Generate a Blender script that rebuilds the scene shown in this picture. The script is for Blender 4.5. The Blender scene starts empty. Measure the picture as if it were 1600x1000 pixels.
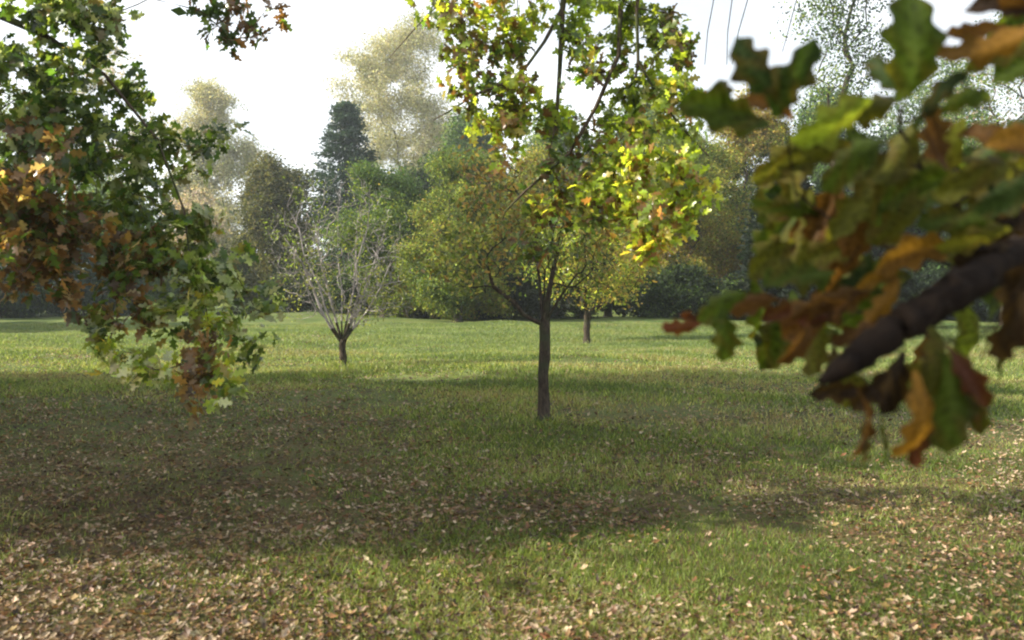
import bpy, math
import numpy as np
from mathutils import Vector
R = math.radians
sc = bpy.context.scene
C = sc.collection

# ------------------------------------------------------------------ camera, sky, sun, exposure
F = 1386.0          # focal length in photo pixels (photo 1600 x 1000)
CAM_H = 1.6
HOR = 445.0         # horizon row in the photo
cam_d = bpy.data.cameras.new('camera')
cam = bpy.data.objects.new('camera', cam_d); C.objects.link(cam); sc.camera = cam
cam.location = (0, 0, CAM_H)
cam.rotation_euler = (R(90) - math.atan((500 - HOR) / F), 0, 0)
cam_d.sensor_width = 36; cam_d.lens = 36 * F / 1600
cam_d.clip_start = 0.05; cam_d.clip_end = 2000
cam_d.dof.use_dof = True; cam_d.dof.focus_distance = 11.0; cam_d.dof.aperture_fstop = 36 * F / 1600 / 12

SUN_AZ = R(-96)      # from +Y (view direction), negative = left
SUN_EL = R(36)
world = bpy.data.worlds.new('World'); sc.world = world; world.use_nodes = True
wt = world.node_tree; wt.nodes.clear()
wo = wt.nodes.new('ShaderNodeOutputWorld'); bg = wt.nodes.new('ShaderNodeBackground')
sky = wt.nodes.new('ShaderNodeTexSky'); sky.sky_type = 'NISHITA'; sky.sun_disc = False
sky.sun_elevation = SUN_EL; sky.sun_rotation = SUN_AZ
sky.air_density = 1.2; sky.dust_density = 3.0
tc = wt.nodes.new('ShaderNodeTexCoord'); nz = wt.nodes.new('ShaderNodeTexNoise')
mp = wt.nodes.new('ShaderNodeMapping'); mp.inputs['Scale'].default_value = (1, 1, 2.5)
nz.inputs['Scale'].default_value = 3.0; nz.inputs['Detail'].default_value = 6
cr = wt.nodes.new('ShaderNodeValToRGB')
cr.color_ramp.elements[0].position = 0.35; cr.color_ramp.elements[0].color = (.45, .45, .45, 1)
cr.color_ramp.elements[1].position = 0.60; cr.color_ramp.elements[1].color = (.95, .95, .95, 1)
mx = wt.nodes.new('ShaderNodeMix'); mx.data_type = 'RGBA'
mx.inputs['B'].default_value = (13.5, 14.0, 14.6, 1)      # thin bright cloud
wt.links.new(tc.outputs['Generated'], mp.inputs['Vector']); wt.links.new(mp.outputs[0], nz.inputs['Vector'])
wt.links.new(nz.outputs['Fac'], cr.inputs[0]); wt.links.new(cr.outputs[0], mx.inputs['Factor'])
wt.links.new(sky.outputs[0], mx.inputs['A']); wt.links.new(mx.outputs['Result'], bg.inputs[0])
bg.inputs[1].default_value = 0.048
wt.links.new(bg.outputs[0], wo.inputs[0])

sun_d = bpy.data.lights.new('sun', 'SUN'); sun = bpy.data.objects.new('sun', sun_d); C.objects.link(sun)
sun_d.energy = 5.0; sun_d.angle = R(0.6); sun_d.color = (1.0, .90, .74)
sdir = Vector((math.sin(SUN_AZ) * math.cos(SUN_EL), math.cos(SUN_AZ) * math.cos(SUN_EL), math.sin(SUN_EL)))
sun.rotation_euler = sdir.to_track_quat('Z', 'Y').to_euler()
sc.view_settings.view_transform = 'Standard'; sc.view_settings.look = 'None'
sc.view_settings.exposure = 1.5; sc.view_settings.gamma = 1
sc.render.engine = 'CYCLES'
cy = sc.cycles
cy.use_denoising = True; cy.max_bounces = 8; cy.transmission_bounces = 4; cy.diffuse_bounces = 4; cy.volume_bounces = 1
cy.filter_width = 2.1; cy.volume_step_rate = 4

# ------------------------------------------------------------------ helpers
rng = np.random.default_rng(7)

def P(px, py, d):
    """world point at distance d ahead, seen at photo pixel px, py"""
    return np.array([(px - 800) / F * d, d, CAM_H - (py - HOR) / F * d])

def gz(x, y):
    return (0.05 * np.sin(x * .55 + 1.3) * np.sin(y * .42 + .4) + 0.035 * np.sin(x * .21 - y * .33)
            + .02 * np.sin(x * 1.7 + 2) * np.sin(y * 1.3)) * np.clip(np.hypot(x, y) / 12, .25, 1.6)

def smooth_noise(p, s, seed=0):
    r = np.random.default_rng(seed); v = np.zeros(len(p))
    for k in range(6):
        a = r.normal(size=3); a /= np.linalg.norm(a)
        b = r.normal(size=3); b /= np.linalg.norm(b)
        f = s * (1 + .35 * k)
        v += np.sin(p @ a * f + r.uniform(0, 6)) * np.cos(p @ b * f * 1.3 + r.uniform(0, 6)) / (1 + .2 * k)
    return v / 2.2

def nrm(v):
    return v / np.maximum(np.linalg.norm(v, axis=-1, keepdims=True), 1e-9)

def tag(o, label=None, cat=None, group=None, kind=None):
    if label: o['label'] = label
    if cat: o['category'] = cat
    if group: o['group'] = group
    if kind: o['kind'] = kind
    return o

def thing(name, loc, label, cat, group=None):
    o = bpy.data.objects.new(name, None); C.objects.link(o); o.location = tuple(loc); o.empty_display_size = .2
    return tag(o, label, cat, group)

def mesh_obj(name, V, Fc, m, parent=None, tint=None, smooth=False):
    """V (n,3) world space, Fc (m,k)"""
    V = np.asarray(V, dtype=np.float32)
    if parent is not None: V = V - np.array(parent.location, dtype=np.float32)
    Fc = np.asarray(Fc, dtype=np.int32); k = Fc.shape[1]
    me = bpy.data.meshes.new(name)
    me.vertices.add(len(V)); me.vertices.foreach_set('co', V.ravel())
    me.loops.add(Fc.size); me.loops.foreach_set('vertex_index', Fc.ravel())
    me.polygons.add(len(Fc)); me.polygons.foreach_set('loop_start', np.arange(0, Fc.size, k, dtype=np.int32))
    me.polygons.foreach_set('loop_total', np.full(len(Fc), k, dtype=np.int32))
    me.polygons.foreach_set('use_smooth', np.full(len(Fc), smooth))
    me.update(calc_edges=True)
    if tint is not None:
        a = me.attributes.new('tint', 'FLOAT_COLOR', 'POINT')
        t = np.ones((len(V), 4), dtype=np.float32); t[:, :3] = tint
        a.data.foreach_set('color', t.ravel())
    me.materials.append(m)
    o = bpy.data.objects.new(name, me); C.objects.link(o)
    if parent is not None: o.parent = parent
    return o

# ---- leaf templates: columns are (along, across, up)
def leaf_template(n, lobes, depth, width, fold=.18, curl=.12):
    t = np.linspace(0, 1, n)
    env = np.sin(np.pi * np.clip(t, 0, 1) ** .85) ** .7 * (.55 + .6 * t) * (1 - .25 * t ** 3)
    w = width * env * (1 + depth * np.cos(2 * np.pi * lobes * t + .6))
    w[0] = .012; w[-1] = .01
    mid = np.stack([t, 0 * t, -curl * (t - .3) ** 2], 1)
    L = np.stack([t + .05 * w / width, w, fold * w - curl * (t - .3) ** 2], 1)
    Rr = L * [1, -1, 1]
    V = np.concatenate([L, mid, Rr]); f = []
    for i in range(n - 1):
        f.append([i, i + 1, n + i + 1, n + i]); f.append([n + i, n + i + 1, 2 * n + i + 1, 2 * n + i])
    V[:, 0] -= 0
    return V, np.array(f)

def fine_leaf(n, m, lobes, depth, width):
    t = np.linspace(0, 1, n); env = np.sin(np.pi * t ** .85) ** .7 * (.55 + .6 * t) * (1 - .25 * t ** 3)
    w = width * env * (1 + depth * np.cos(2 * np.pi * lobes * t + .6)); w[0] = .012; w[-1] = .01
    u = np.linspace(-1, 1, m); X = t[:, None] + .05 * np.abs(u)[None] * (w / width)[:, None]; Y = w[:, None] * u[None]
    Z = .16 * np.abs(Y) - .22 * (X - .3) ** 2 - .004 * (np.abs((X - .55 * np.abs(Y)) * 9 % 1 - .5) < .12)
    V = np.stack([X, Y, Z], -1).reshape(-1, 3); i, j = np.meshgrid(np.arange(n - 1), np.arange(m - 1), indexing='ij'); q = (i * m + j).ravel()
    return V, np.stack([q, q + m, q + m + 1, q + 1], -1)
OAK_NEAR = fine_leaf(44, 11, 3.4, .26, .31)
OAK_MID = leaf_template(13, 3.1, .50, .30, .15, .3)
OAK_SMALL = leaf_template(7, 2.0, .40, .28, .5, -.5)
LEAF_OVAL = (np.array([[0, 0, 0], [.5, .28, .05], [1, 0, -.08], [.5, -.28, .05]]), np.array([[0, 1, 2, 3]]))
LEAF_BENT = (np.array([[0, 0, 0], [.3, .25, .08], [.75, .24, .06], [1, 0, -.05], [.75, -.2, .1], [.3, -.24, .02]]),
             np.array([[0, 1, 2, 3], [0, 3, 4, 5]]))

def leaves(template, pos, dirs, nor, size, col):
    T, Fc = template; n = len(pos)
    a = nrm(dirs); c = nrm(np.cross(a, nor)); u = np.cross(c, a)
    V = (pos[:, None, :] + size[:, None, None] * (T[None, :, 0:1] * a[:, None, :] + T[None, :, 1:2] * c[:, None, :] + T[None, :, 2:3] * u[:, None, :]))
    FF = (Fc[None] + (np.arange(n) * len(T))[:, None, None]).reshape(-1, Fc.shape[1])
    return V.reshape(-1, 3), FF, np.repeat(col, len(T), 0)

def palette(pos, cols, scale, seed, spread=.6, jit=.18):
    """pick a leaf colour from cols by a soft spatial noise plus chance"""
    cols = np.array(cols); n = len(pos)
    v = smooth_noise(pos, scale, seed) * .5 + .5 + rng.normal(0, spread * .35, n)
    i = np.clip((v * len(cols)).astype(int), 0, len(cols) - 1)
    c = cols[i] * np.exp(rng.normal(0, jit, (n, 1))) * np.exp(rng.normal(0, .05, (n, 3)))
    return c

# ---- branching skeleton
class Skel:
    def __init__(s, chain, fork):
        s.p = [np.array(c, float) for c in chain]; s.par = [-1] + list(range(len(chain) - 1))
        s.len = [0.0]
        for i in range(1, len(chain)): s.len.append(s.len[-1] + np.linalg.norm(s.p[i] - s.p[i - 1]))
        s.fork = fork; s.tips = []; s.minr = {}
    def chain(s, start, pts, rad=None):
        k = start; n0 = len(s.p)
        for q in pts:
            q = np.array(q, float); s.len.append(s.len[k] + np.linalg.norm(q - s.p[k])); s.p.append(q); s.par.append(k); k = len(s.p) - 1
            if rad: s.minr[k] = rad[0] + (rad[1] - rad[0]) * (k - n0 + 1) / len(pts)
        return k
    def grow(s, targets, pen=.35, step=.3, bend=.35, jit=.04, first=None):
        first = s.fork if first is None else first
        o = np.argsort(np.linalg.norm(targets - s.p[first], axis=1))
        for t in targets[o]:
            A = np.array(s.p); L = np.array(s.len)
            d = np.linalg.norm(A - t, axis=1); cost = d + pen * L; cost[:first] = 1e9
            k = int(np.argmin(cost)); d = d[k]; a = A[k]
            pd = nrm(A[k] - A[s.par[k]]) if s.par[k] >= 0 else np.array([0, 0, 1.])
            c = a + pd * d * bend
            m = max(1, int(math.ceil(d / step))); pts = []
            for i in range(1, m + 1):
                u = i / m; q = (1 - u) ** 2 * a + 2 * u * (1 - u) * c + u * u * t
                if i < m: q = q + rng.normal(0, jit * min(d, 1.0), 3)
                pts.append(q)
            s.tips.append(s.chain(k, pts))
    def mesh(s, tip_r, expo=2.3, sides=6, rmax=None, flare=None, trunk_n=0):
        p = np.array(s.p); par = np.array(s.par); n = len(p)
        acc = np.zeros(n)
        ch = np.zeros(n, int); big = np.full(n, -1); bigv = np.zeros(n)
        for i in range(n - 1, -1, -1):
            if acc[i] == 0: acc[i] = tip_r ** expo
            if par[i] >= 0:
                acc[par[i]] += acc[i]
                if acc[i] > bigv[par[i]]: bigv[par[i]] = acc[i]; big[par[i]] = i
        r = acc ** (1 / expo)
        if rmax and trunk_n:
            u = np.linspace(0, 1, trunk_n + 1); r[:trunk_n + 1] = rmax * (r[trunk_n] / rmax) ** (u ** 1.3)
        elif rmax: mxr = r.max(); r = r * np.where(r > 0, (rmax / mxr) ** (np.log(np.maximum(r / tip_r, 1)) / max(math.log(mxr / tip_r), 1e-6)), 1)
        for i, q in s.minr.items(): r[i] = max(r[i], q)
        r = r * np.where(r > .02, 1 + .07 * rng.normal(size=n), 1)
        if flare is not None: fl = np.atleast_1d(flare); r[:len(fl)] *= fl
        d = np.zeros((n, 3)); d[1:] = nrm(p[1:] - p[par[1:]]); d[0] = nrm(p[1] - p[0])
        ref = np.array([.31, .93, .17])
        th = np.linspace(0, 2 * np.pi, sides, endpoint=False)
        def rings(pos, dr, rad):
            u = nrm(np.cross(dr, ref)); v = np.cross(dr, u)
            return pos[:, None] + rad[:, None, None] * (np.cos(th)[None, :, None] * u[:, None] + np.sin(th)[None, :, None] * v[:, None])
        main = np.zeros(n, bool); main[[big[k] for k in range(n) if big[k] >= 0]] = True
        V0 = rings(p, d, r).reshape(-1, 3)
        e = np.arange(1, n); start = par[e].copy(); nm = e[~main[e]]
        V1 = rings(p[par[nm]], d[nm], np.minimum(r[par[nm]], r[nm] * 1.25)).reshape(-1, 3)
        st = np.zeros(n, int); st[e] = par[e]; st[nm] = n + np.arange(len(nm))
        j = np.arange(sides); j2 = (j + 1) % sides
        Fc = np.stack([st[e][:, None] * sides + j, st[e][:, None] * sides + j2, e[:, None] * sides + j2, e[:, None] * sides + j], -1).reshape(-1, 4)
        s.r = r
        return np.concatenate([V0, V1]), Fc

def in_blobs(blobs, n, shell=.35):
    """n points inside ellipsoids (cx,cy,cz,rx,ry,rz), shared out by volume"""
    b = np.array(blobs, float); w = (b[:, 3] * b[:, 4] * b[:, 5]) ** (2 / 3); w /= w.sum()
    k = rng.choice(len(b), n, p=w); v = nrm(rng.normal(size=(n, 3))) * (rng.random((n, 1)) ** shell)
    return b[k, :3] + v * b[k, 3:6], k

# ------------------------------------------------------------------ materials
def new_mat(name):
    m = bpy.data.materials.new(name); m.use_nodes = True; t = m.node_tree; t.nodes.clear()
    return m, t, t.nodes.new('ShaderNodeOutputMaterial')

def leaf_mat(name, trans=.5, rough=.45, gain=1.5, spec=.4):
    m, t, out = new_mat(name); N = t.nodes.new; L = t.links.new
    at = N('ShaderNodeAttribute'); at.attribute_name = 'tint'
    g = N('ShaderNodeNewGeometry'); nz = N('ShaderNodeTexNoise'); nz.inputs['Scale'].default_value = 45; nz.inputs['Detail'].default_value = 3
    mr = N('ShaderNodeMapRange'); mr.inputs['To Min'].default_value = .65; mr.inputs['To Max'].default_value = 1.35
    L(g.outputs['Position'], nz.inputs['Vector']); L(nz.outputs['Fac'], mr.inputs[0])
    mu = N('ShaderNodeVectorMath'); mu.operation = 'SCALE'; L(at.outputs['Color'], mu.inputs[0]); L(mr.outputs[0], mu.inputs['Scale'])
    b = N('ShaderNodeBsdfPrincipled'); b.inputs['Roughness'].default_value = rough; b.inputs['Specular IOR Level'].default_value = spec
    L(mu.outputs[0], b.inputs['Base Color'])
    tr = N('ShaderNodeBsdfTranslucent'); m2 = N('ShaderNodeVectorMath'); m2.operation = 'MULTIPLY'
    m2.inputs[1].default_value = (gain * 1.15, gain * 1.1, gain * .55); L(mu.outputs[0], m2.inputs[0]); L(m2.outputs[0], tr.inputs[0])
    mix = N('ShaderNodeMixShader'); mix.inputs[0].default_value = trans
    L(b.outputs[0], mix.inputs[1]); L(tr.outputs[0], mix.inputs[2]); L(mix.outputs[0], out.inputs[0])
    return m

def bark_mat(name, c1, c2, scale=14, moss=None):
    m, t, out = new_mat(name); N = t.nodes.new; L = t.links.new
    tc = N('ShaderNodeTexCoord'); mp = N('ShaderNodeMapping'); mp.inputs['Scale'].default_value = (1, 1, .3)
    L(tc.outputs['Object'], mp.inputs[0])
    nz = N('ShaderNodeTexNoise'); nz.inputs['Scale'].default_value = scale; nz.inputs['Detail'].default_value = 8; nz.inputs['Roughness'].default_value = .7
    L(mp.outputs[0], nz.inputs['Vector'])
    cr = N('ShaderNodeValToRGB'); cr.color_ramp.elements[0].position = .35; cr.color_ramp.elements[1].position = .65
    cr.color_ramp.elements[0].color = (*c1, 1); cr.color_ramp.elements[1].color = (*c2, 1)
    L(nz.outputs['Fac'], cr.inputs[0])
    col = cr.outputs[0]
    if moss:
        n2 = N('ShaderNodeTexNoise'); n2.inputs['Scale'].default_value = 3.5; n2.inputs['Detail'].default_value = 5; L(tc.outputs['Object'], n2.inputs['Vector'])
        r2 = N('ShaderNodeMapRange'); r2.inputs[1].default_value = .5; r2.inputs[2].default_value = .62; L(n2.outputs['Fac'], r2.inputs[0])
        mxn = N('ShaderNodeMix'); mxn.data_type = 'RGBA'; mxn.inputs['B'].default_value = (*moss, 1)
        L(r2.outputs[0], mxn.inputs['Factor']); L(col, mxn.inputs['A']); col = mxn.outputs['Result']
    b = N('ShaderNodeBsdfPrincipled'); b.inputs['Roughness'].default_value = .85; b.inputs['Specular IOR Level'].default_value = .1
    L(col, b.inputs['Base Color'])
    bp = N('ShaderNodeBump'); bp.inputs['Strength'].default_value = .8; bp.inputs['Distance'].default_value = .02
    L(nz.outputs['Fac'], bp.inputs['Height']); L(bp.outputs[0], b.inputs['Normal']); L(b.outputs[0], out.inputs[0])
    return m

LEAF = leaf_mat('leaf', .55, .33, 2.2, .6)
LEAF_FAR = leaf_mat('leaf_far', .4, .6, 1.3, .25)
LEAF_NEAR = leaf_mat('leaf_near', .5, .55, 1.7, .10)
LITTER = leaf_mat('litter', .2, .55, 1.0, .35)
GRASS = leaf_mat('grass_blade', .42, .5, 1.5, .3)
BARK_DARK = bark_mat('bark_dark', (.014, .011, .009), (.085, .066, .05), 34, (.045, .05, .028))
BARK_OAK = bark_mat('bark_oak', (.035, .025, .018), (.11, .085, .06), 30, (.05, .06, .025))
BARK_PALE = bark_mat('bark_pale', (.18, .16, .155), (.36, .33, .32), 16)
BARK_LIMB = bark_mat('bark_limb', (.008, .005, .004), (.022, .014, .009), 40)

# ------------------------------------------------------------------ ground
def build_ground():
    a = np.concatenate([np.linspace(-500, -40, 16)[:-1], np.linspace(-40, 40, 161), np.linspace(40, 500, 16)[1:]])
    b = np.concatenate([np.linspace(-300, -10, 8)[:-1], np.linspace(-10, 60, 141), np.linspace(60, 900, 20)[1:]])
    X, Y = np.meshgrid(a, b, indexing='ij'); Z = gz(X, Y)
    V = np.stack([X, Y, Z], -1).reshape(-1, 3); nb = len(b)
    i, j = np.meshgrid(np.arange(len(a) - 1), np.arange(nb - 1), indexing='ij'); q = (i * nb + j).ravel()
    Fc = np.stack([q, q + nb, q + nb + 1, q + 1], -1)
    m, t, out = new_mat('lawn_soil'); N = t.nodes.new; L = t.links.new
    g = N('ShaderNodeNewGeometry')
    n1 = N('ShaderNodeTexNoise'); n1.inputs['Scale'].default_value = .45; n1.inputs['Detail'].default_value = 8; n1.inputs['Roughness'].default_value = .65
    n2 = N('ShaderNodeTexNoise'); n2.inputs['Scale'].default_value = 9; n2.inputs['Detail'].default_value = 8; n2.inputs['Roughness'].default_value = .75
    n3 = N('ShaderNodeTexNoise'); n3.inputs['Scale'].default_value = 2.2; n3.inputs['Detail'].default_value = 6
    for n in (n1, n2, n3): L(g.outputs['Position'], n.inputs['Vector'])
    c1 = N('ShaderNodeValToRGB'); e = c1.color_ramp.elements
    e[0].position = .38; e[0].color = (.045, .08, .02, 1); e[1].position = .66; e[1].color = (.12, .15, .045, 1)
    L(n1.outputs['Fac'], c1.inputs[0])
    c2 = N('ShaderNodeValToRGB'); e = c2.color_ramp.elements
    e[0].position = .35; e[0].color = (.05, .034, .018, 1); e[1].position = .7; e[1].color = (.15, .10, .05, 1)
    L(n2.outputs['Fac'], c2.inputs[0])
    # bare, leaf-strewn earth near the big oaks gives way to turf further out
    sp = N('ShaderNodeSeparateXYZ'); L(g.outputs['Position'], sp.inputs[0])
    mr = N('ShaderNodeMapRange'); mr.inputs[1].default_value = 4; mr.inputs[2].default_value = 17; mr.inputs[3].default_value = .8; mr.inputs[4].default_value = .08; L(sp.outputs['Y'], mr.inputs[0])
    ad = N('ShaderNodeMath'); ad.operation = 'ADD'; L(mr.outputs[0], ad.inputs[0])
    m3 = N('ShaderNodeMapRange'); m3.inputs[3].default_value = -.9; m3.inputs[4].default_value = .9; L(n3.outputs['Fac'], m3.inputs[0]); L(m3.outputs[0], ad.inputs[1]); ad.use_clamp = True
    mxn = N('ShaderNodeMix'); mxn.data_type = 'RGBA'; L(ad.outputs[0], mxn.inputs['Factor']); L(c1.outputs[0], mxn.inputs['A']); L(c2.outputs[0], mxn.inputs['B'])
    b_ = N('ShaderNodeBsdfPrincipled'); b_.inputs['Roughness'].default_value = .95; b_.inputs['Specular IOR Level'].default_value = .1
    L(mxn.outputs['Result'], b_.inputs['Base Color'])
    bp = N('ShaderNodeBump'); bp.inputs['Strength'].default_value = 1; bp.inputs['Distance'].default_value = .05
    L(n2.outputs['Fac'], bp.inputs['Height']); L(bp.outputs[0], b_.inputs['Normal']); L(b_.outputs[0], out.inputs[0])
    tag(mesh_obj('ground', V, Fc, m, smooth=True), 'wide grassy lawn sloping gently away under the trees', 'ground', kind='structure')

def scatter(n, y0, y1, power, margin=1.15, extra=.6):
    """points on the lawn, denser towards the viewpoint"""
    y = y0 + (y1 - y0) * rng.random(n) ** power
    x = (rng.random(n) * 2 - 1) * (y * 800 / F * margin + extra)
    return x, y

def build_grass():
    x, y = scatter(560000, 2.6, 36, 1.75)
    p = np.stack([x, y, gz(x, y)], 1)
    v = smooth_noise(p * [1, 1, 0], 1.1, 3); w = smooth_noise(p * [1, 1, 0], .35, 9); cl = smooth_noise(p * [1, 1, 0], 11 , 13)
    v = v + .55 * cl * (y < 14)
    sunny = np.exp(-((x - .9) / 1.1) ** 2 - ((y - 4.9) / .8) ** 2)
    keep = rng.random(len(x)) < np.clip(.60 + .6 * sunny - .22 * (y > 5.6) * (y < 13) + .55 * v + .3 * w + (y > 12) * .3 - np.clip(-x / y * 1.1, 0, .45) * (y < 13), .10, 1)
    p = p[keep]; y = p[:, 1]; v = v[keep]; w = w[keep]; n = len(p)
    sc_ = np.clip(y / 6, .75, 3.4)
    near_stem = sum(np.exp(-((p[:, 0] - q0) ** 2 + (p[:, 1] - q1) ** 2) / .07) for q0, q1 in (at(850, 10.6), at(535, 17.2), at(917, 26)))
    h = (1 + 1.3 * near_stem) * (.022 + .028 * rng.random(n)) * (1 + .65 * np.clip(v, -1, 1)) * sc_ ** .45
    wd = .0032 * sc_ ** 1.0
    lean = rng.normal(0, .55, (n, 2)); yaw = rng.uniform(0, np.pi, n)
    ux = np.stack([np.cos(yaw), np.sin(yaw), 0 * yaw], 1) * wd[:, None]
    tip = p + np.stack([lean[:, 0] * h, lean[:, 1] * h, h], 1)
    mid = p + np.stack([lean[:, 0] * h * .3, lean[:, 1] * h * .3, h * .55], 1)
    V = np.stack([p - ux, p + ux, mid + ux * .8, tip, mid - ux * .8], 1).reshape(-1, 3)
    Fc = (np.array([[0, 1, 2, 4], [4, 2, 3, 3]])[None] + 5 * np.arange(n)[:, None, None]).reshape(-1, 4)
    Fq = (np.array([[0, 1, 2], [0, 2, 4], [4, 2, 3]])[None] + 5 * np.arange(n)[:, None, None]).reshape(-1, 3)
    col = palette(p, [(.05, .08, .016), (.08, .115, .02), (.12, .165, .032), (.175, .22, .055), (.27, .28, .11), (.21, .17, .08)], .8, 5, .6, .22)
    far = np.clip((y - 13) / 12, 0, 1)[:, None]; col = col * (1 - .55 * far) + np.array([.12, .17, .075]) * .55 * far  # far blades paled towards cyan green: haze and dew put into the colour
    tag(mesh_obj('grass', V, Fq, GRASS, tint=np.repeat(col, 5, 0)), 'short damp green grass over the whole lawn', 'grass', kind='stuff')

def build_litter():
    x, y = scatter(230000, 2.6, 28, 1.8)
    p = np.stack([x, y, gz(x, y)], 1)
    v = smooth_noise(p * [1, 1, 0], 1.4, 21) + .35 * smooth_noise(p * [1, 1, 0], 4.0, 22)
    side = np.clip(.10 - x / y * .7, -.2, .4) + .12 * (y < 4.9) + .28 * (x > 1.5) * (y < 8.5)                         # thicker towards the left oak
    keep = rng.random(len(x)) < np.clip(.52 - .7 * np.exp(-((x - .9) / .9) ** 2 - ((y - 4.9) / .7) ** 2) + .5 * v + side - .03 * np.clip(y - 7, 0, 20), .03, 1)
    p = p[keep]; n = len(p)
    p[:, 2] += .004 + rng.random(n) * .034
    s = rng.uniform(.012, .032, n) + .028 * rng.random(n) ** 4 * np.clip(p[:, 1] / 8, 1, 1.5)
    a = rng.uniform(0, 2 * np.pi, n)
    d = np.stack([np.cos(a), np.sin(a), rng.normal(0, .25, n)], 1)
    nn = np.stack([rng.normal(0, .5, n), rng.normal(0, .5, n), np.ones(n)], 1)
    col = palette(p, [(.04, .022, .012), (.065, .034, .016), (.095, .048, .022), (.13, .07, .03), (.17, .095, .04), (.16, .11, .035), (.11, .075, .035), (.19, .13, .07), (.13, .06, .025), (.28, .21, .14)], 3, 31, 1.3, .22)
    V, Fc, t = leaves(OAK_SMALL, p, d, nn, s * 1.15, col)
    tag(mesh_obj('fallen_leaves', V, Fc, LITTER, tint=t), 'brown and tan fallen leaves strewn over the grass', 'fallen leaves', kind='stuff')

# ------------------------------------------------------------------ free-standing trees
def tree(name, base, fork_h, blobs, label, cat, cols, n_t=140, per=60, leaf=.16, spread=.5, bark=BARK_DARK,
         r_trunk=.2, group=None, up=.5, pal=.5, seed=1, tip=.006, pen=.35, bare=0.0, step=.5, lean=(0, 0), low=-.2, gaps=.0, limbs=(), split=None):
    x, y = base; z = float(gz(np.array(x), np.array(y))); b = np.array([x, y, z])
    root = thing(name, b, label, cat, group)
    n0 = 5; tr = [b + np.array([0, 0, q]) for q in (-.12, -.01, .04, .10, .18)] + [b + np.array([lean[0] * (i / n0) ** 1.5 + rng.normal(0, .006), lean[1] * i / n0, .18 + (fork_h - .18) * i / n0]) for i in range(1, n0 + 1)]
    n0 += 4; s = Skel(tr, n0)
    for lm in limbs: s.chain(n0, [b + np.array(q) for q in lm])
    B = [(x + c[0], y + c[1], z + c[2], c[3], c[4], c[5]) for c in blobs]
    T, k = in_blobs(B, n_t, .45)
    T = T[T[:, 2] > z + fork_h * low]
    s.grow(T, pen, step, .4, .05)
    V, Fc = s.mesh(tip, 2.35, 6, rmax=r_trunk, flare=(1.9, 1.65, 1.3, 1.1, 1.0))
    if split:                                                            # dark stem, pale upper branches
        hi = V[Fc[:, 0], 2] > z + split[0]
        for nm, f_, mt in (('trunk', Fc[~hi], bark), ('branches', Fc[hi], split[1])):
            u, inv = np.unique(f_, return_inverse=True); mesh_obj(nm, V[u], inv.reshape(f_.shape), mt, root, smooth=True)
    else: mesh_obj('trunk', V, Fc, bark, root, smooth=True)
    # leaves cluster round the twig ends and outer nodes
    pts = np.array(s.p); rr = s.r; outer = pts[(rr < np.quantile(rr, .75)) & (np.arange(len(pts)) > n0)]
    n = int(per * len(T)); c = outer[rng.integers(0, len(outer), n)]
    pos = c + rng.normal(0, spread, (n, 3)) * [1, 1, .7]
    if bare > 0 or gaps > 0:
        q = smooth_noise(pos, 1.6 / max(spread, .2) * .5, seed + 50)
        pos = pos[q > np.quantile(q, max(bare, gaps))]
    pos = pos[pos[:, 2] > z + .05]; n = len(pos)
    d = nrm(rng.normal(size=(n, 3)) + [0, 0, -.4]); nn = rng.normal(size=(n, 3)) + [0, 0, up]
    size = leaf * rng.uniform(.6, 1.35, n)
    col = palette(pos, cols, pal, seed, .8, .34)
    V, Fc, t = leaves(LEAF_BENT if leaf < .1 else LEAF_OVAL, pos, d, nn, size, col)
    mesh_obj('crown', V, Fc, LEAF if leaf < .1 else LEAF_FAR, root, tint=t)
    return root

OLIVE = [(.04, .065, .012), (.07, .10, .016), (.11, .14, .022), (.16, .18, .03), (.17, .13, .03)]
OLIVE = [tuple(v * 1.45 for v in c) for c in OLIVE]
YELLOW = [(.12, .14, .02), (.18, .19, .025), (.24, .22, .04), (.20, .14, .035), (.32, .28, .08)]
YELLOW = [tuple(v * 1.2 for v in c) for c in YELLOW]
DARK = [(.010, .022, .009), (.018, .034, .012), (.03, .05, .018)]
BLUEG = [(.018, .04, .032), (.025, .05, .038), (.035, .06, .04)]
MIDG = [(.03, .06, .014), (.05, .09, .018), (.08, .12, .024), (.12, .15, .032)]
MIDG = [tuple(v * 1.35 for v in c) for c in MIDG]
PALE = [(.22, .23, .13), (.30, .29, .18), (.36, .34, .25)]  # pale autumn leaf tones with distance haze mixed into the colour
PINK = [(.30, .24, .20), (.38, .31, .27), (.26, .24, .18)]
BROWN = [(.04, .048, .018), (.07, .07, .022), (.11, .105, .035), (.06, .07, .025)]
BROWN = [tuple(v * 1.3 for v in c) for c in BROWN]

def at(px, d): return ((px - 800) / F * d, d)
def hgt(py, d): return CAM_H + (HOR - py) / F * d

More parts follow.
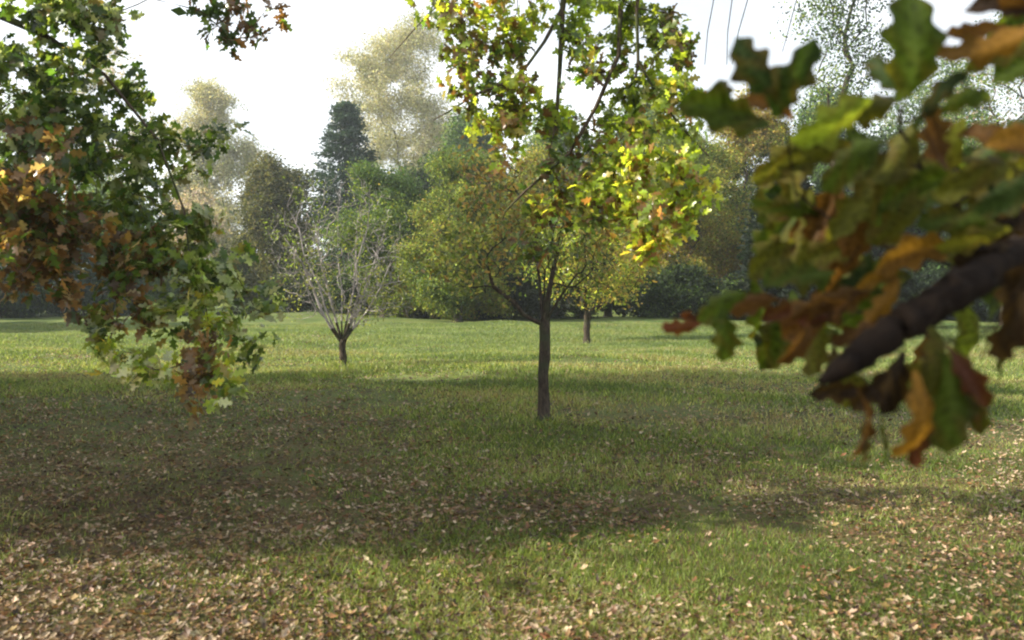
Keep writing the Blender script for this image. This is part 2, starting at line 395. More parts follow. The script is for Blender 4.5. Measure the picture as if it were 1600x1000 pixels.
def build_young_trees():
    G = 'young trees standing on the lawn'
    d = 10.6; x, y = at(850, d)
    # centre tree: single straight stem, forks at chest height
    tree('young_tree', (x, y), 1.15, [(0, 0, 2.35, 1.2, 1.1, .7), (-.85, .1, 1.95, .6, .7, .55), (.55, 0, 2.7, .9, .8, .6), (-.3, 0, 2.9, .8, .8, .4), (.75, .2, 1.9, .6, .5, .5)],
         'young tree with one straight dark stem and thin yellowing crown, nearest on the lawn', 'tree',
         [(.05, .075, .018), (.08, .105, .025), (.12, .14, .035), (.19, .18, .055), (.16, .11, .04)], n_t=260, per=20, leaf=.062, spread=.11, r_trunk=.07, group=G,
         pal=1.6, seed=4, tip=.0024, step=.16, bark=BARK_DARK, lean=(0.01, 0), low=.9, pen=.25,
         limbs=[[(.03, 0, 1.35), (.07, 0, 1.6), (.13, .02, 1.9), (.2, 0, 2.3)], [(-.03, .02, 1.35), (-.05, .05, 1.65), (-.10, .05, 2.1), (-.08, 0, 2.5)],
                [(-.12, -.02, 1.20), (-.24, -.02, 1.27), (-.36, 0, 1.42), (-.6, .02, 1.6)], [(.08, -.05, 1.3), (.2, -.1, 1.5), (.38, -.1, 1.75)], [(0, .08, 1.4), (.02, .2, 1.8)]])
    d = 17.2; x, y = at(535, d)
    fan = []
    for k in range(10):
        a = R(-68 + 136 * (k + .5) / 10 + rng.normal(0, 5)); q = rng.uniform(0, 6.28); l = 3.3 if abs(a) < .6 else 2.6; sx, sy = math.sin(a) * .62, math.cos(q) * .25
        fan.append([(sx * l * u ** .8 * .85, sy * l * u, .55 + l * u * (1 - .25 * abs(math.sin(a)))) for u in (.12, .3, .5, .75, 1)])
        fan[-1] = [(q_[0] + rng.normal(0, .06) * (m_ > 0), q_[1] + rng.normal(0, .06), q_[2]) for m_, q_ in enumerate(fan[-1])]
    tree('young_tree', (x, y), .5, [(-.1, 0, 2.45, 1.45, .9, 1.5), (-.8, 0, 2.1, .65, .6, 1.2), (.7, 0, 2.1, .7, .7, 1.2), (.9, 0, 1.35, .6, .6, .4), (.2, 0, 1.2, .7, .6, .4)],
         'nearly bare young tree with pale grey upright twigs fanning from a low fork', 'tree',
         [(.07, .10, .02), (.09, .12, .025), (.12, .13, .035)], n_t=1500, per=4, leaf=.05, spread=.13, r_trunk=.075, group=G,
         pal=.8, seed=8, tip=.003, step=.18, bark=BARK_DARK, pen=.1, bare=.45, low=1.4, limbs=fan, split=(.75, BARK_PALE))
    d = 26; x, y = at(917, d)
    tree('young_tree', (x, y), .6, [(0, 0, 2.2, 1.7, 1.3, 1.2), (.6, 0, 3.0, 1.3, 1.1, .9), (-.4, 0, 3.3, 1.1, 1.0, .9), (1.1, 0, 1.8, 1.0, .8, .7), (-.9, 0, 1.9, .8, .8, .7)],
         'small young tree with short dark stem, farthest out on the lawn before the hedge', 'tree',
         OLIVE, n_t=230, per=30, leaf=.09, spread=.2, r_trunk=.10, group=G, pal=.7, seed=12, tip=.004, step=.3, low=1.0)

def build_background():
    G = 'trees along the far side of the lawn'
    def T(px, d, top, halfpx, label, cols, cat='tree', name='deciduous_tree', low=.18, nb=6, n_t=150, per=110, leaf=.17, spread=.45, fork=.25, bark=BARK_DARK, gaps=.12, rt=.22, wide=1.0, pal=.35, seed=None, group=G, dome=False):
        x, y = at(px, d); H = hgt(top, d); w = halfpx * 1.2 / F * d; per = int(per * 3); leaf *= 1.1
        seed = abs(int(px + d)) if seed is None else seed; r = np.random.default_rng(seed)
        B = []
        for i in range(nb):
            u = (i + .5) / nb; z = H * (low + (1 - low) * u); ww = w * (math.sin(math.pi * (.18 + .74 * u)) ** .8)
            q = r.uniform(0, 6.28); off = ww * .35
            B.append((math.cos(q) * off, math.sin(q) * off, min(z, H - ww * .42), ww * .75 * wide, ww * .75, max(ww * .55, H / nb * .55)))
        B.append((0, 0, H * .86, w * .42, w * .42, H * .13))
        if dome: B = [(0, 0, H * .66, w * .8, w * .8, H * .33), (0, 0, H * .38, w, w, H * .3), (w * .2, 0, H * .2, w * .9, w, H * .18)]
        return tree(name, (x, y), H * fork, B, label, cat, cols, n_t=n_t, per=per, leaf=leaf, spread=spread, r_trunk=rt, group=group, seed=seed, bark=bark, gaps=gaps, pal=pal, step=.7, low=.3)
    # far, hazy
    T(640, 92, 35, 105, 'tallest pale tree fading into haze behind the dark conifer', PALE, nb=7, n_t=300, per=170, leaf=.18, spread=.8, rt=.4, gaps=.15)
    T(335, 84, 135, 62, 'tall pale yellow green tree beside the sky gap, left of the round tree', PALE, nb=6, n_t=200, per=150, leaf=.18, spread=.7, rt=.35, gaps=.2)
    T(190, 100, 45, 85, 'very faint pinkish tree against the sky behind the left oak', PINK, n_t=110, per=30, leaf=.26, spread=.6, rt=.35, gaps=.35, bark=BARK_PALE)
    T(60, 82, 150, 110, 'broad pale green tree far behind the left oak', MIDG, per=80, leaf=.25, spread=.7, rt=.3)
    T(735, 70, 175, 60, 'blue green tree rising behind the wide olive tree', MIDG, per=90, leaf=.22, spread=.6)
    T(880, 66, 170, 80, 'tree behind the central oak spray at the far hedge', MIDG, per=90, leaf=.22, spread=.6)
    T(1010, 60, 150, 80, 'tall green tree showing above the mottled olive tree', MIDG, per=90, leaf=.2, spread=.5)
    # the middle screen
    T(430, 52, 240, 50, 'rounded brown green tree with a domed top beside the sky gap', BROWN, dome=True, n_t=260, per=120, leaf=.15, spread=.35, gaps=.05, low=.1)
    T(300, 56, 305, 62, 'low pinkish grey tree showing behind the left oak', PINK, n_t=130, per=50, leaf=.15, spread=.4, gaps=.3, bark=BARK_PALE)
    T(205, 50, 290, 75, 'green tree at the lawn edge, second from the far left', MIDG, per=90, low=.08)
    T(40, 46, 260, 95, 'dark green tree at the far left lawn edge', DARK + MIDG[:2], per=90, low=.08)
    T(-90, 44, 200, 110, 'green tree beyond the left edge of the lawn', MIDG, per=70, low=.08)
    T(600, 43, 262, 70, 'grey green tree right behind the nearly bare young tree', MIDG[:2] + OLIVE[:3], nb=6, n_t=200, per=95, leaf=.11, spread=.28, low=.12, gaps=.15)
    T(715, 39, 235, 88, 'wide olive green tree left of the central young tree', OLIVE, nb=6, n_t=230, per=110, leaf=.11, spread=.28, low=.12, gaps=.12)
    T(845, 45, 240, 70, 'yellow olive tree behind the central young tree', OLIVE[2:] + YELLOW[:2], n_t=180, per=100, leaf=.12, spread=.3, gaps=.15, low=.36)
    T(950, 47, 255, 70, 'brown tinged tree behind the smallest young tree', OLIVE + YELLOW[1:3], n_t=180, per=100, leaf=.13, spread=.3, low=.36)
    T(1065, 42, 195, 84, 'mottled olive tree with yellow leaves left of the dark evergreen', OLIVE[1:] + YELLOW[:4], n_t=230, per=110, leaf=.11, spread=.28, low=.06, gaps=.12)
    T(1165, 44, 150, 98, 'bushy tree with yellowed patches beneath the topmost close oak leaves', OLIVE + YELLOW[1:4], n_t=260, per=110, leaf=.12, spread=.3, low=.06, gaps=.08)
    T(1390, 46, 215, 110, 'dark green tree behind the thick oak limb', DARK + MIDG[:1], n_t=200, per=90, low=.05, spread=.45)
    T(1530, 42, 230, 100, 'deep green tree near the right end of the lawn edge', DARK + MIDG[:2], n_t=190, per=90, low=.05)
    T(1700, 40, 150, 120, 'green tree beyond the right end of the lawn edge', MIDG, n_t=150, per=80, low=.05)
    # airy tall trees at upper right
    T(1310, 33, -140, 75, 'tall airy tree with sparse small leaves against the bright sky', DARK + MIDG, nb=7, low=.42, n_t=230, per=15, leaf=.12, spread=.4, gaps=.2, fork=.35, rt=.16)
    T(1570, 36, 20, 90, 'tall thin leaved tree behind the upper right oak leaves', MIDG + PINK[:1], nb=7, low=.4, n_t=200, per=17, leaf=.12, spread=.3, gaps=.25, fork=.35, rt=.16)
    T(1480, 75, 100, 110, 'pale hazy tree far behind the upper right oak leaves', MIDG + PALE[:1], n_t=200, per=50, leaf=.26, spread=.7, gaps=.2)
    # second row, seen through the gaps of the first
    for px, d, top, lab in ((565, 68, 250, 'dim tree in the second row right of the dark conifer'), (670, 62, 262, 'dim tree in the second row behind the wide olive tree'),
                            (790, 57, 270, 'dim tree in the second row left of the central young crown'), (925, 62, 262, 'dim tree in the second row right of the central young crown'),
                            (1110, 58, 240, 'dim tree in the second row behind the mottled olive tree'), (1290, 60, 145, 'dim tree in the second row behind the dark evergreen'),
                            (1450, 64, 240, 'dim tree in the second row behind the thick oak limb'), (1620, 60, 240, 'dim tree in the second row at the right edge')):
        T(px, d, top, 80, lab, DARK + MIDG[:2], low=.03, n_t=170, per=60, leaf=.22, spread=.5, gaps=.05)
    # evergreens
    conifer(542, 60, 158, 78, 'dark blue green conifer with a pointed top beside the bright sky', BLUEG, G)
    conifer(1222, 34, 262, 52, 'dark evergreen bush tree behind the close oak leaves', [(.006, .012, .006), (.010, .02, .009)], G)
    # low hedge and shrubs along the foot of the screen
    H = 'shrubs along the foot of the far trees'
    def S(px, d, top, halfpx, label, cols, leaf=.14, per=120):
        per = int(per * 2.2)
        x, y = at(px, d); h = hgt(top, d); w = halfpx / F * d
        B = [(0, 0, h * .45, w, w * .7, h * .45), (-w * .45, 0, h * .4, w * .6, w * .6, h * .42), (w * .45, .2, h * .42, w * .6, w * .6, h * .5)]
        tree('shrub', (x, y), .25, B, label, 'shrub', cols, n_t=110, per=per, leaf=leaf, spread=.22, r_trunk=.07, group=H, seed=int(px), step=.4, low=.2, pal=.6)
    S(735, 42, 410, 60, 'olive yellow shrub at the lawn edge left of the central stem', OLIVE[1:] + YELLOW[:2])
    S(660, 43, 425, 50, 'olive shrub between the nearly bare tree and the yellow shrub', OLIVE)
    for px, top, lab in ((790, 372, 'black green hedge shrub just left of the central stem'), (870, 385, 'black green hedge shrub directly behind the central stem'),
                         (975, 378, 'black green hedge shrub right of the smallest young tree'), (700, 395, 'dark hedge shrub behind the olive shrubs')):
        S(px, 43.5, top, 75, lab, [(.008, .014, .008), (.012, .02, .01), (.02, .03, .014)], .15, 130)  # dark evergreen tones, lowered further for the shade under the trees
    S(1060, 40, 415, 60, 'dark shrub under the mottled olive tree', DARK + OLIVE[:1])
    S(1180, 40, 420, 70, 'dull green shrub under the yellowed bushy tree', DARK + OLIVE[:2])
    S(1320, 42, 400, 90, 'very dark shrub seen behind the sloping oak limb', DARK)
    S(1480, 41, 405, 90, 'dark shrub under the deep green tree at right', DARK)
    S(470, 50, 400, 60, 'dark low shrub left behind the nearly bare young tree', DARK + BROWN[:1])
    S(560, 47, 400, 60, 'dark low shrub right behind the nearly bare young tree', DARK + OLIVE[:1])
    S(370, 52, 400, 60, 'grey green shrub below the domed tree', MIDG)
    S(270, 50, 410, 70, 'green shrub behind the lowest left oak sprays', MIDG)
    S(130, 46, 415, 80, 'blue green shrub under the far left trees', DARK + BLUEG)
    S(0, 44, 420, 80, 'pale blue green shrub at the far left edge of the lawn', BLUEG + MIDG[:2])

def conifer(px, d, top, halfpx, label, cols, group):
    x, y = at(px, d); z = float(gz(np.array(x), np.array(y))); H = hgt(top, d); w = halfpx / F * d
    root = thing('conifer_tree', (x, y, z), label, 'tree', group)
    n = 9; s = Skel([np.array([x, y, z - .2 + (H + .1) * i / n]) for i in range(n + 1)], n)
    u = rng.random(260) ** .8; z0 = H * (.04 + .93 * u); rad = w * 1.35 * (1 - u) ** .75 * rng.uniform(.75, 1.1, 260) + .15; a = rng.uniform(0, 6.28, 260)
    T = np.stack([x + rad * np.cos(a), y + rad * np.sin(a), z + z0 - rad * .1 + rad * .25], 1)
    s.grow(T, .1, .6, .1, .03, first=1)
    V, Fc = s.mesh(.01, 2.3, 6, rmax=.22)
    mesh_obj('trunk', V, Fc, BARK_DARK, root, smooth=True)
    N = 26000; c = T[rng.integers(0, len(T), N)]; ax = np.array([x, y, 0]); q = rng.random((N, 1)) ** .6
    pos = np.concatenate([ax[:2] + (c[:, :2] - ax[:2]) * q, c[:, 2:] - .12 * (1 - q) * rad.mean()], 1) + rng.normal(0, .22, (N, 3)) * [1, 1, .6]
    pos = pos[pos[:, 2] > z + .05]; N = len(pos)
    dd = nrm(pos - np.array([x, y, 0]) * [1, 1, 0] - [0, 0, 1] * pos * [0, 0, 1] + rng.normal(0, .7, (N, 3)))
    V, Fc, t = leaves(LEAF_OVAL, pos, dd, rng.normal(size=(N, 3)) + [0, 0, .6], rng.uniform(.12, .3, N), palette(pos, cols, .5, int(px)))
    mesh_obj('crown', V, Fc, LEAF_FAR, root, tint=t)

# ------------------------------------------------------------------ shade trees beyond the left edge of the picture
def build_shade_trees():
    G = 'big trees beyond the left side of the lawn'
    spots = [((-10.8, 7.2), 8.4, [(0, 0, 6.2, 3.2, 2.6, 1.9), (-1, .5, 4.6, 2.2, 2, 1.2)], 'rounded tree standing left of the lawn beside the oak'),
             ((-9.8, 10.9), 10.5, [(0, 0, 7.8, 4.2, 3.0, 2.0), (3.4, 1.9, 8.6, 2.6, 1.7, 1.1), (3.3, -.9, 6.7, 2.5, 2.2, 1.1), (-1, 0, 5.6, 2.0, 2, 1.5)], 'big tree standing left of the lawn with its crown reaching over it'),  # outer crown lobes added out of view to shade the middle lawn
             ((-15.8, 11.8), 11.0, [(0, 0, 7.4, 4.2, 3.0, 2.6), (-1, 1, 5.4, 3, 2.5, 1.6)], 'broad tree standing furthest left behind the rounded tree'),
             ((-27.0, 33.0), 12.0, [(0, 0, 7.4, 5.2, 4.5, 3.6), (1, -1, 5, 4, 3, 3)], 'big broad tree standing left of the far lawn'),
             ((-38, 45), 13.0, [(0, 0, 8, 5.5, 5, 4), (1, -1, 5, 4, 4, 3)], 'tall tree standing at the far left corner of the lawn')]
    for i, (b, H, B, lab) in enumerate(spots):
        tree('deciduous_tree', b, H * .25, B, lab, 'tree', MIDG, n_t=190, per=190, leaf=.24, spread=.45, r_trunk=.3, group=G, seed=70 + i, gaps=.1, step=.8)

# ------------------------------------------------------------------ oaks
OAK_G = [(.03, .06, .012), (.05, .09, .016), (.08, .12, .022), (.12, .155, .03)]
OAK_B = [(.07, .045, .02), (.12, .065, .025), (.19, .11, .04), (.12, .10, .03), (.28, .21, .11)]
OAK_Y = [(.14, .19, .022), (.22, .29, .03), (.30, .36, .045), (.30, .26, .055)]

def hang_leaves(s, blobs, root, base_idx, n_leaf, size, cols_fn, tw=.12, template=OAK_MID, droop=-.5, mat=LEAF, label_fn=None):
    """oak leaves in tufts at the twig ends, one mesh per cluster"""
    pts = np.array(s.p); rr = s.r; ok = np.where(rr < .012)[0]; ok = ok[ok > base_idx]
    cand = pts[ok]
    for i, b in enumerate(blobs):
        c0 = np.array(b[:3]); rad = np.array(b[3:6]); q = np.linalg.norm((cand - c0) / (rad * 1.15), axis=1); near = cand[q < 1]
        if len(near) == 0: continue
        n = int(n_leaf[i])
        # tufts: several leaves share one point and fan out
        nt = max(1, n // 7); tp = near[rng.integers(0, len(near), nt)] + rng.normal(0, tw * .5, (nt, 3))
        ax = nrm(rng.normal(size=(nt, 3)) + [0, -.5, .5]); k = rng.integers(0, nt, n); ax = ax[k]
        pr = rng.normal(size=(n, 3)); pr = nrm(pr - ax * np.sum(pr * ax, 1, keepdims=True))
        d = nrm(pr + ax * rng.uniform(-.1, .6, (n, 1)) + [0, 0, droop * .5]); pos = tp[k] + d * rng.uniform(0, .02, (n, 1)) + rng.normal(0, .012, (n, 3))
        nn = ax + rng.normal(0, .3, (n, 3))
        V, Fc, t = leaves(template, pos, d, nn, size * rng.uniform(.6, 1.2, n), cols_fn(i, pos))
        o = mesh_obj('foliage', V, Fc, mat, root, tint=t, smooth=True)
        if label_fn and label_fn(i): o['label'] = label_fn(i)

def wblob(px, py, rpx, d, sq=1.0):
    p = P(px, py, d); r = rpx / F * d
    return (p[0], p[1], p[2], r, r * 1.1, r * sq)

def build_left_oak():
    b = np.array([-6.6, 6.8, float(gz(np.array(-6.6), np.array(6.8)))])
    root = thing('oak_tree', b, 'oak at the left with green and rusty brown leaves drooping almost to the grass', 'tree')
    vis = [  # px, py, r, depth, kind
        (70, 50, 95, 5.6, 'g'), (165, 30, 60, 5.9, 'g'), (60, 170, 105, 5.8, 'g'), (160, 190, 75, 6.2, 'g'), (215, 150, 32, 6.3, 'g'),
        (60, 290, 95, 5.4, 'r'), (170, 290, 80, 6.0, 'g'), (265, 260, 60, 6.4, 'g'), (335, 238, 30, 6.6, 'g'),
        (25, 370, 85, 5.2, 'r'), (120, 400, 75, 5.6, 'r'), (205, 390, 55, 5.8, 'r'), (235, 330, 50, 6.0, 'g'), (300, 400, 72, 6.2, 'g'),
        (370, 450, 40, 6.4, 'g'), (50, 440, 36, 5.6, 'r'), (200, 470, 45, 5.7, 'r'), (275, 475, 46, 5.8, 'g'), (385, 520, 38, 6.1, 'g'),
        (185, 555, 40, 5.5, 'y'), (165, 520, 30, 5.6, 'g'), (318, 545, 36, 5.7, 'r'), (345, 605, 30, 5.6, 'y'), (300, 600, 28, 5.6, 'r'), (330, 500, 34, 5.9, 'y'),
        (320, 330, 36, 6.3, 'g'), (345, 440, 52, 6.2, 'g'), (250, 420, 50, 5.9, 'g'), (410, 480, 22, 6.3, 'g'), (225, 590, 26, 5.5, 'y'), (340, 20, 34, 6.2, 'm'), (395, 15, 38, 6.3, 'm'), (360, 50, 22, 6.3, 'm')]
    out = [(-140, 80, 150, 5.8, 'g'), (-130, 330, 150, 5.6, 'r'), (60, -100, 90, 5.9, 'g'), (220, -60, 60, 6.2, 'g'), (-260, -60, 150, 6.6, 'g')]
    al = vis + out; blobs = [wblob(*v[:4]) for v in al]
    al += [(0, 0, 170, 0, 'g'), (0, 0, 170, 0, 'g'), (0, 0, 230, 0, 'g'), (0, 0, 190, 0, 'g')]      # unseen crown foliage added to shade the close leaves and middle lawn
    blobs += [(-3.6, 1.0, 4.5, 1.2, 1.1, .8), (-4.6, 1.9, 5.2, 1.2, 1.1, .7), (-5.7, 7.4, 5.6, 1.5, 1.4, .9), (-4.9, 8.9, 5.7, 1.3, 1.2, .7)]
    h = 3.2
    s = Skel([b + [0, 0, -.2], b + [.02, 0, .8], b + [.1, 0, 1.6], b + [.2, -.05, 2.4], b + [.4, -.1, h]], 4)
    k1 = s.chain(4, [P(-420, -80, 6.5), P(-250, -40, 6.2), P(-60, 0, 6.0), P(80, 60, 5.9), P(170, 120, 6.0)], (.06, .012))
    s.chain(4, [P(-420, 120, 6.4), P(-250, 150, 6.0), P(-80, 220, 5.6), P(60, 290, 5.5)], (.05, .012))
    s.chain(k1 - 1, [P(190, -60, 6.1), P(320, -60, 6.2)])
    s.chain(k1, [P(250, 220, 6.1), P(290, 330, 6.1), P(300, 430, 6.0)], (.012, .005))
    s.chain(k1 - 3, [P(-60, -200, 6.2), P(-100, -420, 6.6)])
    n_fix = len(s.p)
    T = []
    for bl, v in zip(blobs, al):
        m = max(4, int(v[2] ** 1.5 / 42)); w = nrm(rng.normal(size=(m, 3))) * rng.random((m, 1)) ** .4
        T.append(np.array(bl[:3]) + w * np.array(bl[3:]))
    s.grow(np.concatenate(T), .25, .14, .35, .05)
    V, Fc = s.mesh(.002, 2.5, 7, rmax=.30, flare=1.3, trunk_n=5)
    mesh_obj('trunk', V, Fc, BARK_OAK, root, smooth=True)
    n = [int(v[2] ** 2 * .075) + 16 for v in al]
    def cf(i, pos):
        kd = al[i][4]
        c = {'g': OAK_G + OAK_G[1:] + OAK_B[3:4] + [(.26, .30, .16)], 'r': OAK_G[1:3] + OAK_B + OAK_B[:3], 'y': OAK_G[2:] + OAK_Y + [(.36, .38, .24), (.40, .42, .28)], 'm': OAK_G[:3] + OAK_B[:2]}[kd]  # palest y tones stand in for glints on the low sprays
        return palette(pos, c, 2.2, 90 + i % 3, .9, .2)
    hang_leaves(s, blobs, root, 5, n, .092, cf, label_fn=lambda i: 'rusty brown leaf cluster' if al[i][4] == 'r' else ('yellow green leaf cluster' if al[i][4] == 'y' else None))

def build_centre_oak():
    bx, by = 3.4, -2.6; b = np.array([bx, by, float(gz(np.array(bx), np.array(by)))])
    root = thing('oak_tree', b, 'oak whose yellow green sprays hang from the top middle of the view', 'tree')
    vis = [(700, 15, 45, 6.0, 'm'), (740, 75, 55, 6.1, 'm'), (800, 30, 50, 6.3, 'y'), (800, 120, 60, 6.2, 'm'), (740, 150, 38, 6.2, 'm'),
           (920, 50, 55, 6.2, 'g'), (915, 110, 45, 6.0, 'm'), (985, 40, 50, 6.1, 'g'), (1045, 40, 42, 6.0, 'm'), (1060, 85, 32, 5.9, 'm'), (1040, 140, 45, 6.0, 'y'),
           (985, 140, 40, 6.1, 'g'), (780, 205, 45, 6.2, 'y'), (850, 190, 45, 6.4, 'g'), (900, 230, 45, 6.2, 'm'), (960, 200, 48, 6.2, 'g'),
           (1010, 250, 55, 6.0, 'y'), (1060, 290, 42, 5.9, 'y'), (960, 290, 50, 6.0, 'y'), (1000, 340, 48, 5.9, 'y'), (1065, 345, 30, 5.9, 'y'), (860, 330, 42, 6.4, 'm'),
           (830, 380, 35, 6.5, 'm'), (885, 290, 38, 6.2, 'm'), (1090, 190, 28, 5.9, 'g'), (1015, 385, 18, 5.9, 'y'), (920, 350, 36, 6.2, 'm')]
    out = [(720, -110, 100, 6.2, 'g'), (900, -110, 110, 6.1, 'g'), (1080, -110, 90, 6.0, 'g'), (900, -260, 150, 5.8, 'g')]
    al = vis + out; blobs = [wblob(*v[:4]) for v in al]
    s = Skel([b + [0, 0, -.2], b + [0, .02, 1.2], b + [.02, .1, 2.6], b + [0, .3, 3.8], b + [-.2, 1.2, 5.0], b + [-.8, 3.0, 5.6],
              b + [-1.6, 5.0, 5.4], b + [-2.3, 6.8, 4.7], P(915, -260, 5.8)], 8)
    e1 = s.chain(8, [P(890, -100, 6.0), P(878, 20, 6.1), P(874, 110, 6.15), P(868, 200, 6.2)], (.028, .012))
    s.chain(e1 - 2, [P(850, 70, 6.1), P(810, 125, 6.1), P(745, 150, 6.1), P(705, 175, 6.1), P(678, 190, 6.1)], (.014, .004))
    s.chain(8, [P(975, -100, 5.9), P(968, 0, 6.0), P(965, 90, 6.0), P(930, 170, 6.0), P(890, 240, 6.1), P(820, 300, 6.2), P(790, 330, 6.3)], (.022, .007))
    s.chain(8, [P(1010, -100, 5.9), P(992, 20, 5.9), P(995, 100, 5.9), P(1030, 160, 5.9), P(1075, 215, 5.9), P(1105, 245, 5.9)], (.016, .005))
    s.chain(8, [P(760, -60, 6.1), P(700, 0, 6.1), P(650, 50, 6.2), P(610, 95, 6.2)], (.01, .0025))
    for a in ((1112, 1098), (1140, 1132), (1165, 1140), (1240, 1218)):       # thin bare twigs dangling in the sky gap
        s.chain(8, [P(a[0] + 6, -120, 5.9), P(a[0], 0, 6.0), P((a[0] + a[1]) / 2 - 3, 55, 6.0), P(a[1], 105 - (a[0] == 1240) * 20, 6.0)], (.005, .0022))
    T = []
    for bl, v in zip(blobs, al):
        m = max(4, int(v[2] ** 1.5 / 30)); w = nrm(rng.normal(size=(m, 3))) * rng.random((m, 1)) ** .4
        T.append(np.array(bl[:3]) + w * np.array(bl[3:]))
    s.grow(np.concatenate(T), .15, .13, .35, .05)
    V, Fc = s.mesh(.002, 2.55, 7, rmax=.28, flare=1.3, trunk_n=8)
    mesh_obj('trunk', V, Fc, BARK_OAK, root, smooth=True)
    n = [int(v[2] ** 2 * (.14 if v[4] == 'y' else .085)) + 20 for v in al]
    def cf(i, pos):
        c = {'g': OAK_G[2:] + OAK_Y[:2], 'm': OAK_G[1:] + OAK_B[:2] + OAK_B[3:4] + OAK_Y[:3], 'y': OAK_Y + OAK_G[3:] + OAK_Y[1:2] + OAK_B[2:3]}[al[i][4]]
        return palette(pos, c, 2.6, 60 + i % 4, .9, .2)
    hang_leaves(s, blobs, root, 9, n, .082, cf, tw=.10, label_fn=lambda i: 'bright yellow green leaf cluster' if al[i][4] == 'y' else None)

def build_right_oak():
    b = np.array([3.3, 2.2, float(gz(np.array(3.3), np.array(2.2)))])
    root = thing('oak_tree', b, 'oak limb with large lobed leaves close to the viewer on the right', 'tree')
    G_ = (.10, .15, .016); DG = (.045, .08, .016); BR = (.19, .085, .02); OR = (.40, .20, .03); OL = (.16, .16, .02); YG = (.36, .46, .05); DB = (.045, .024, .014); RD = (.17, .05, .02); TN = (.17, .13, .055)
    big = [  # centre px,py, length px, tip angle deg, colour, depth, width factor
        (1412, 75, 165, 88, G_, 1.30, 1.15), (1378, 120, 90, 110, DG, 1.36, 1), (1180, 112, 120, 128, DG, 1.42, .9), (1240, 112, 135, 75, DG, 1.40, 1),
        (1130, 178, 150, 172, G_, 1.5, .9), (1128, 150, 60, 95, DG, 1.52, .7), (1195, 172, 90, 160, BR, 1.55, .8), (1295, 190, 135, 205, YG, 1.36, .95), (1350, 170, 110, 190, OL, 1.45, .9),
        (1535, 68, 150, 198, OR, 1.25, .7), (1560, 85, 120, 215, OL, 1.3, .6), (1570, 25, 130, 165, DB, 1.22, .9), (1520, 40, 90, 180, BR, 1.3, .7), (1600, 8, 90, 170, BR, 1.2, .9),
        (1462, 155, 125, 42, DG, 1.33, .5), (1500, 165, 90, 20, G_, 1.38, .7), (1462, 215, 110, 110, BR, 1.32, .9), (1540, 215, 120, 150, BR, 1.3, .9), (1595, 222, 110, 175, OR, 1.25, .9),
        (1270, 240, 120, 190, OL, 1.55, .9), (1330, 262, 120, 215, G_, 1.5, 1), (1402, 240, 120, 235, OL, 1.45, .9), (1340, 318, 130, 240, OL, 1.5, .9), (1285, 330, 110, 250, BR, 1.6, .9),
        (1440, 290, 130, 200, G_, 1.42, .9), (1520, 285, 140, 190, OL, 1.35, .8), (1580, 300, 130, 200, DG, 1.3, .9), (1400, 345, 120, 220, OL, 1.5, .9), (1500, 340, 130, 195, G_, 1.4, .8),
        (1575, 350, 140, 200, DB, 1.3, 1), (1440, 395, 150, 200, OR, 1.38, .6), (1390, 420, 130, 205, OR, 1.42, .6), (1520, 372, 120, 190, OL, 1.36, .6), (1330, 370, 120, 260, BR, 1.55, .8), (1340, 440, 100, 240, DG, 1.55, .9),
        (1250, 430, 120, 190, G_, 1.5, 1), (1290, 400, 100, 200, OL, 1.55, .9), (1205, 400, 100, 215, OL, 1.62, .9), (1130, 478, 90, 200, G_, 1.55, 1), (1132, 525, 85, 268, G_, 1.55, 1), (1065, 512, 62, 190, RD, 1.55, .9), (1090, 500, 50, 175, RD, 1.56, .8),
        (1225, 492, 110, 185, RD, 1.45, .7), (1265, 500, 120, 215, BR, 1.42, .9), (1310, 478, 110, 200, BR, 1.42, .8), (1180, 480, 80, 190, BR, 1.5, .7), (1275, 545, 110, 255, OL, 1.36, .7), (1300, 570, 80, 262, TN, 1.34, .4), (1245, 540, 80, 240, BR, 1.4, .8),
        (1345, 665, 120, 262, BR, 1.30, .7), (1352, 690, 80, 268, TN, 1.3, .5), (1385, 690, 90, 275, G_, 1.28, .22), (1420, 650, 150, 262, OR, 1.25, .7), (1485, 630, 165, 276, G_, 1.22, 1.0), (1440, 690, 90, 262, RD, 1.24, .7), (1525, 620, 130, 285, OL, 1.24, .9),
        (1515, 590, 120, 300, RD, 1.22, .7), (1530, 640, 90, 280, OR, 1.24, .6), (1400, 600, 110, 250, DB, 1.28, .8), (1455, 570, 120, 262, OL, 1.24, .9), (1370, 610, 100, 240, DB, 1.33, .8), (1310, 612, 90, 190, DB, 1.34, .8),
        (1420, 515, 110, 25, OR, 1.32, .6), (1460, 490, 110, 40, TN, 1.34, .5), (1520, 470, 130, 50, YG, 1.36, .7), (1560, 450, 120, 60, G_, 1.38, .8), (1500, 520, 110, 275, YG, 1.36, .7), (1580, 520, 130, 268, DB, 1.15, .8), (1590, 460, 130, 265, DB, 1.14, .9),
        (1560, 560, 90, 290, G_, 1.4, .6), (1540, 400, 110, 180, DB, 1.28, .9), (1380, 470, 90, 230, OR, 1.4, .7), (1335, 520, 90, 215, BR, 1.38, .8)]
    rows = []
    for (px, py, ln, ang, c, d, wf) in big:
        # leaves sitting on the limb hang behind it, so that its dark line stays clear
        u = ((px - 1285) * 315 - (py - 598) * 203) / (315 ** 2 + 203 ** 2); off_ = abs((px - 1285) * 203 + (py - 598) * 315) / 375
        if 0 < u < 1.2 and off_ < 55: d = d + .22; px = 800 + (px - 800); ln *= .95
        rows.append((px, py, ln, ang, c, d, wf))
    # smaller leaves further along the twigs fill between
    fill = [(1270, 330, 80), (1380, 320, 90), (1500, 300, 90), (1570, 260, 60), (1330, 410, 80), (1220, 300, 60), (1450, 240, 80), (1230, 470, 60), (1560, 380, 60), (1440, 560, 60), (1650, 300, 90), (1640, 100, 80), (1650, 480, 70)]
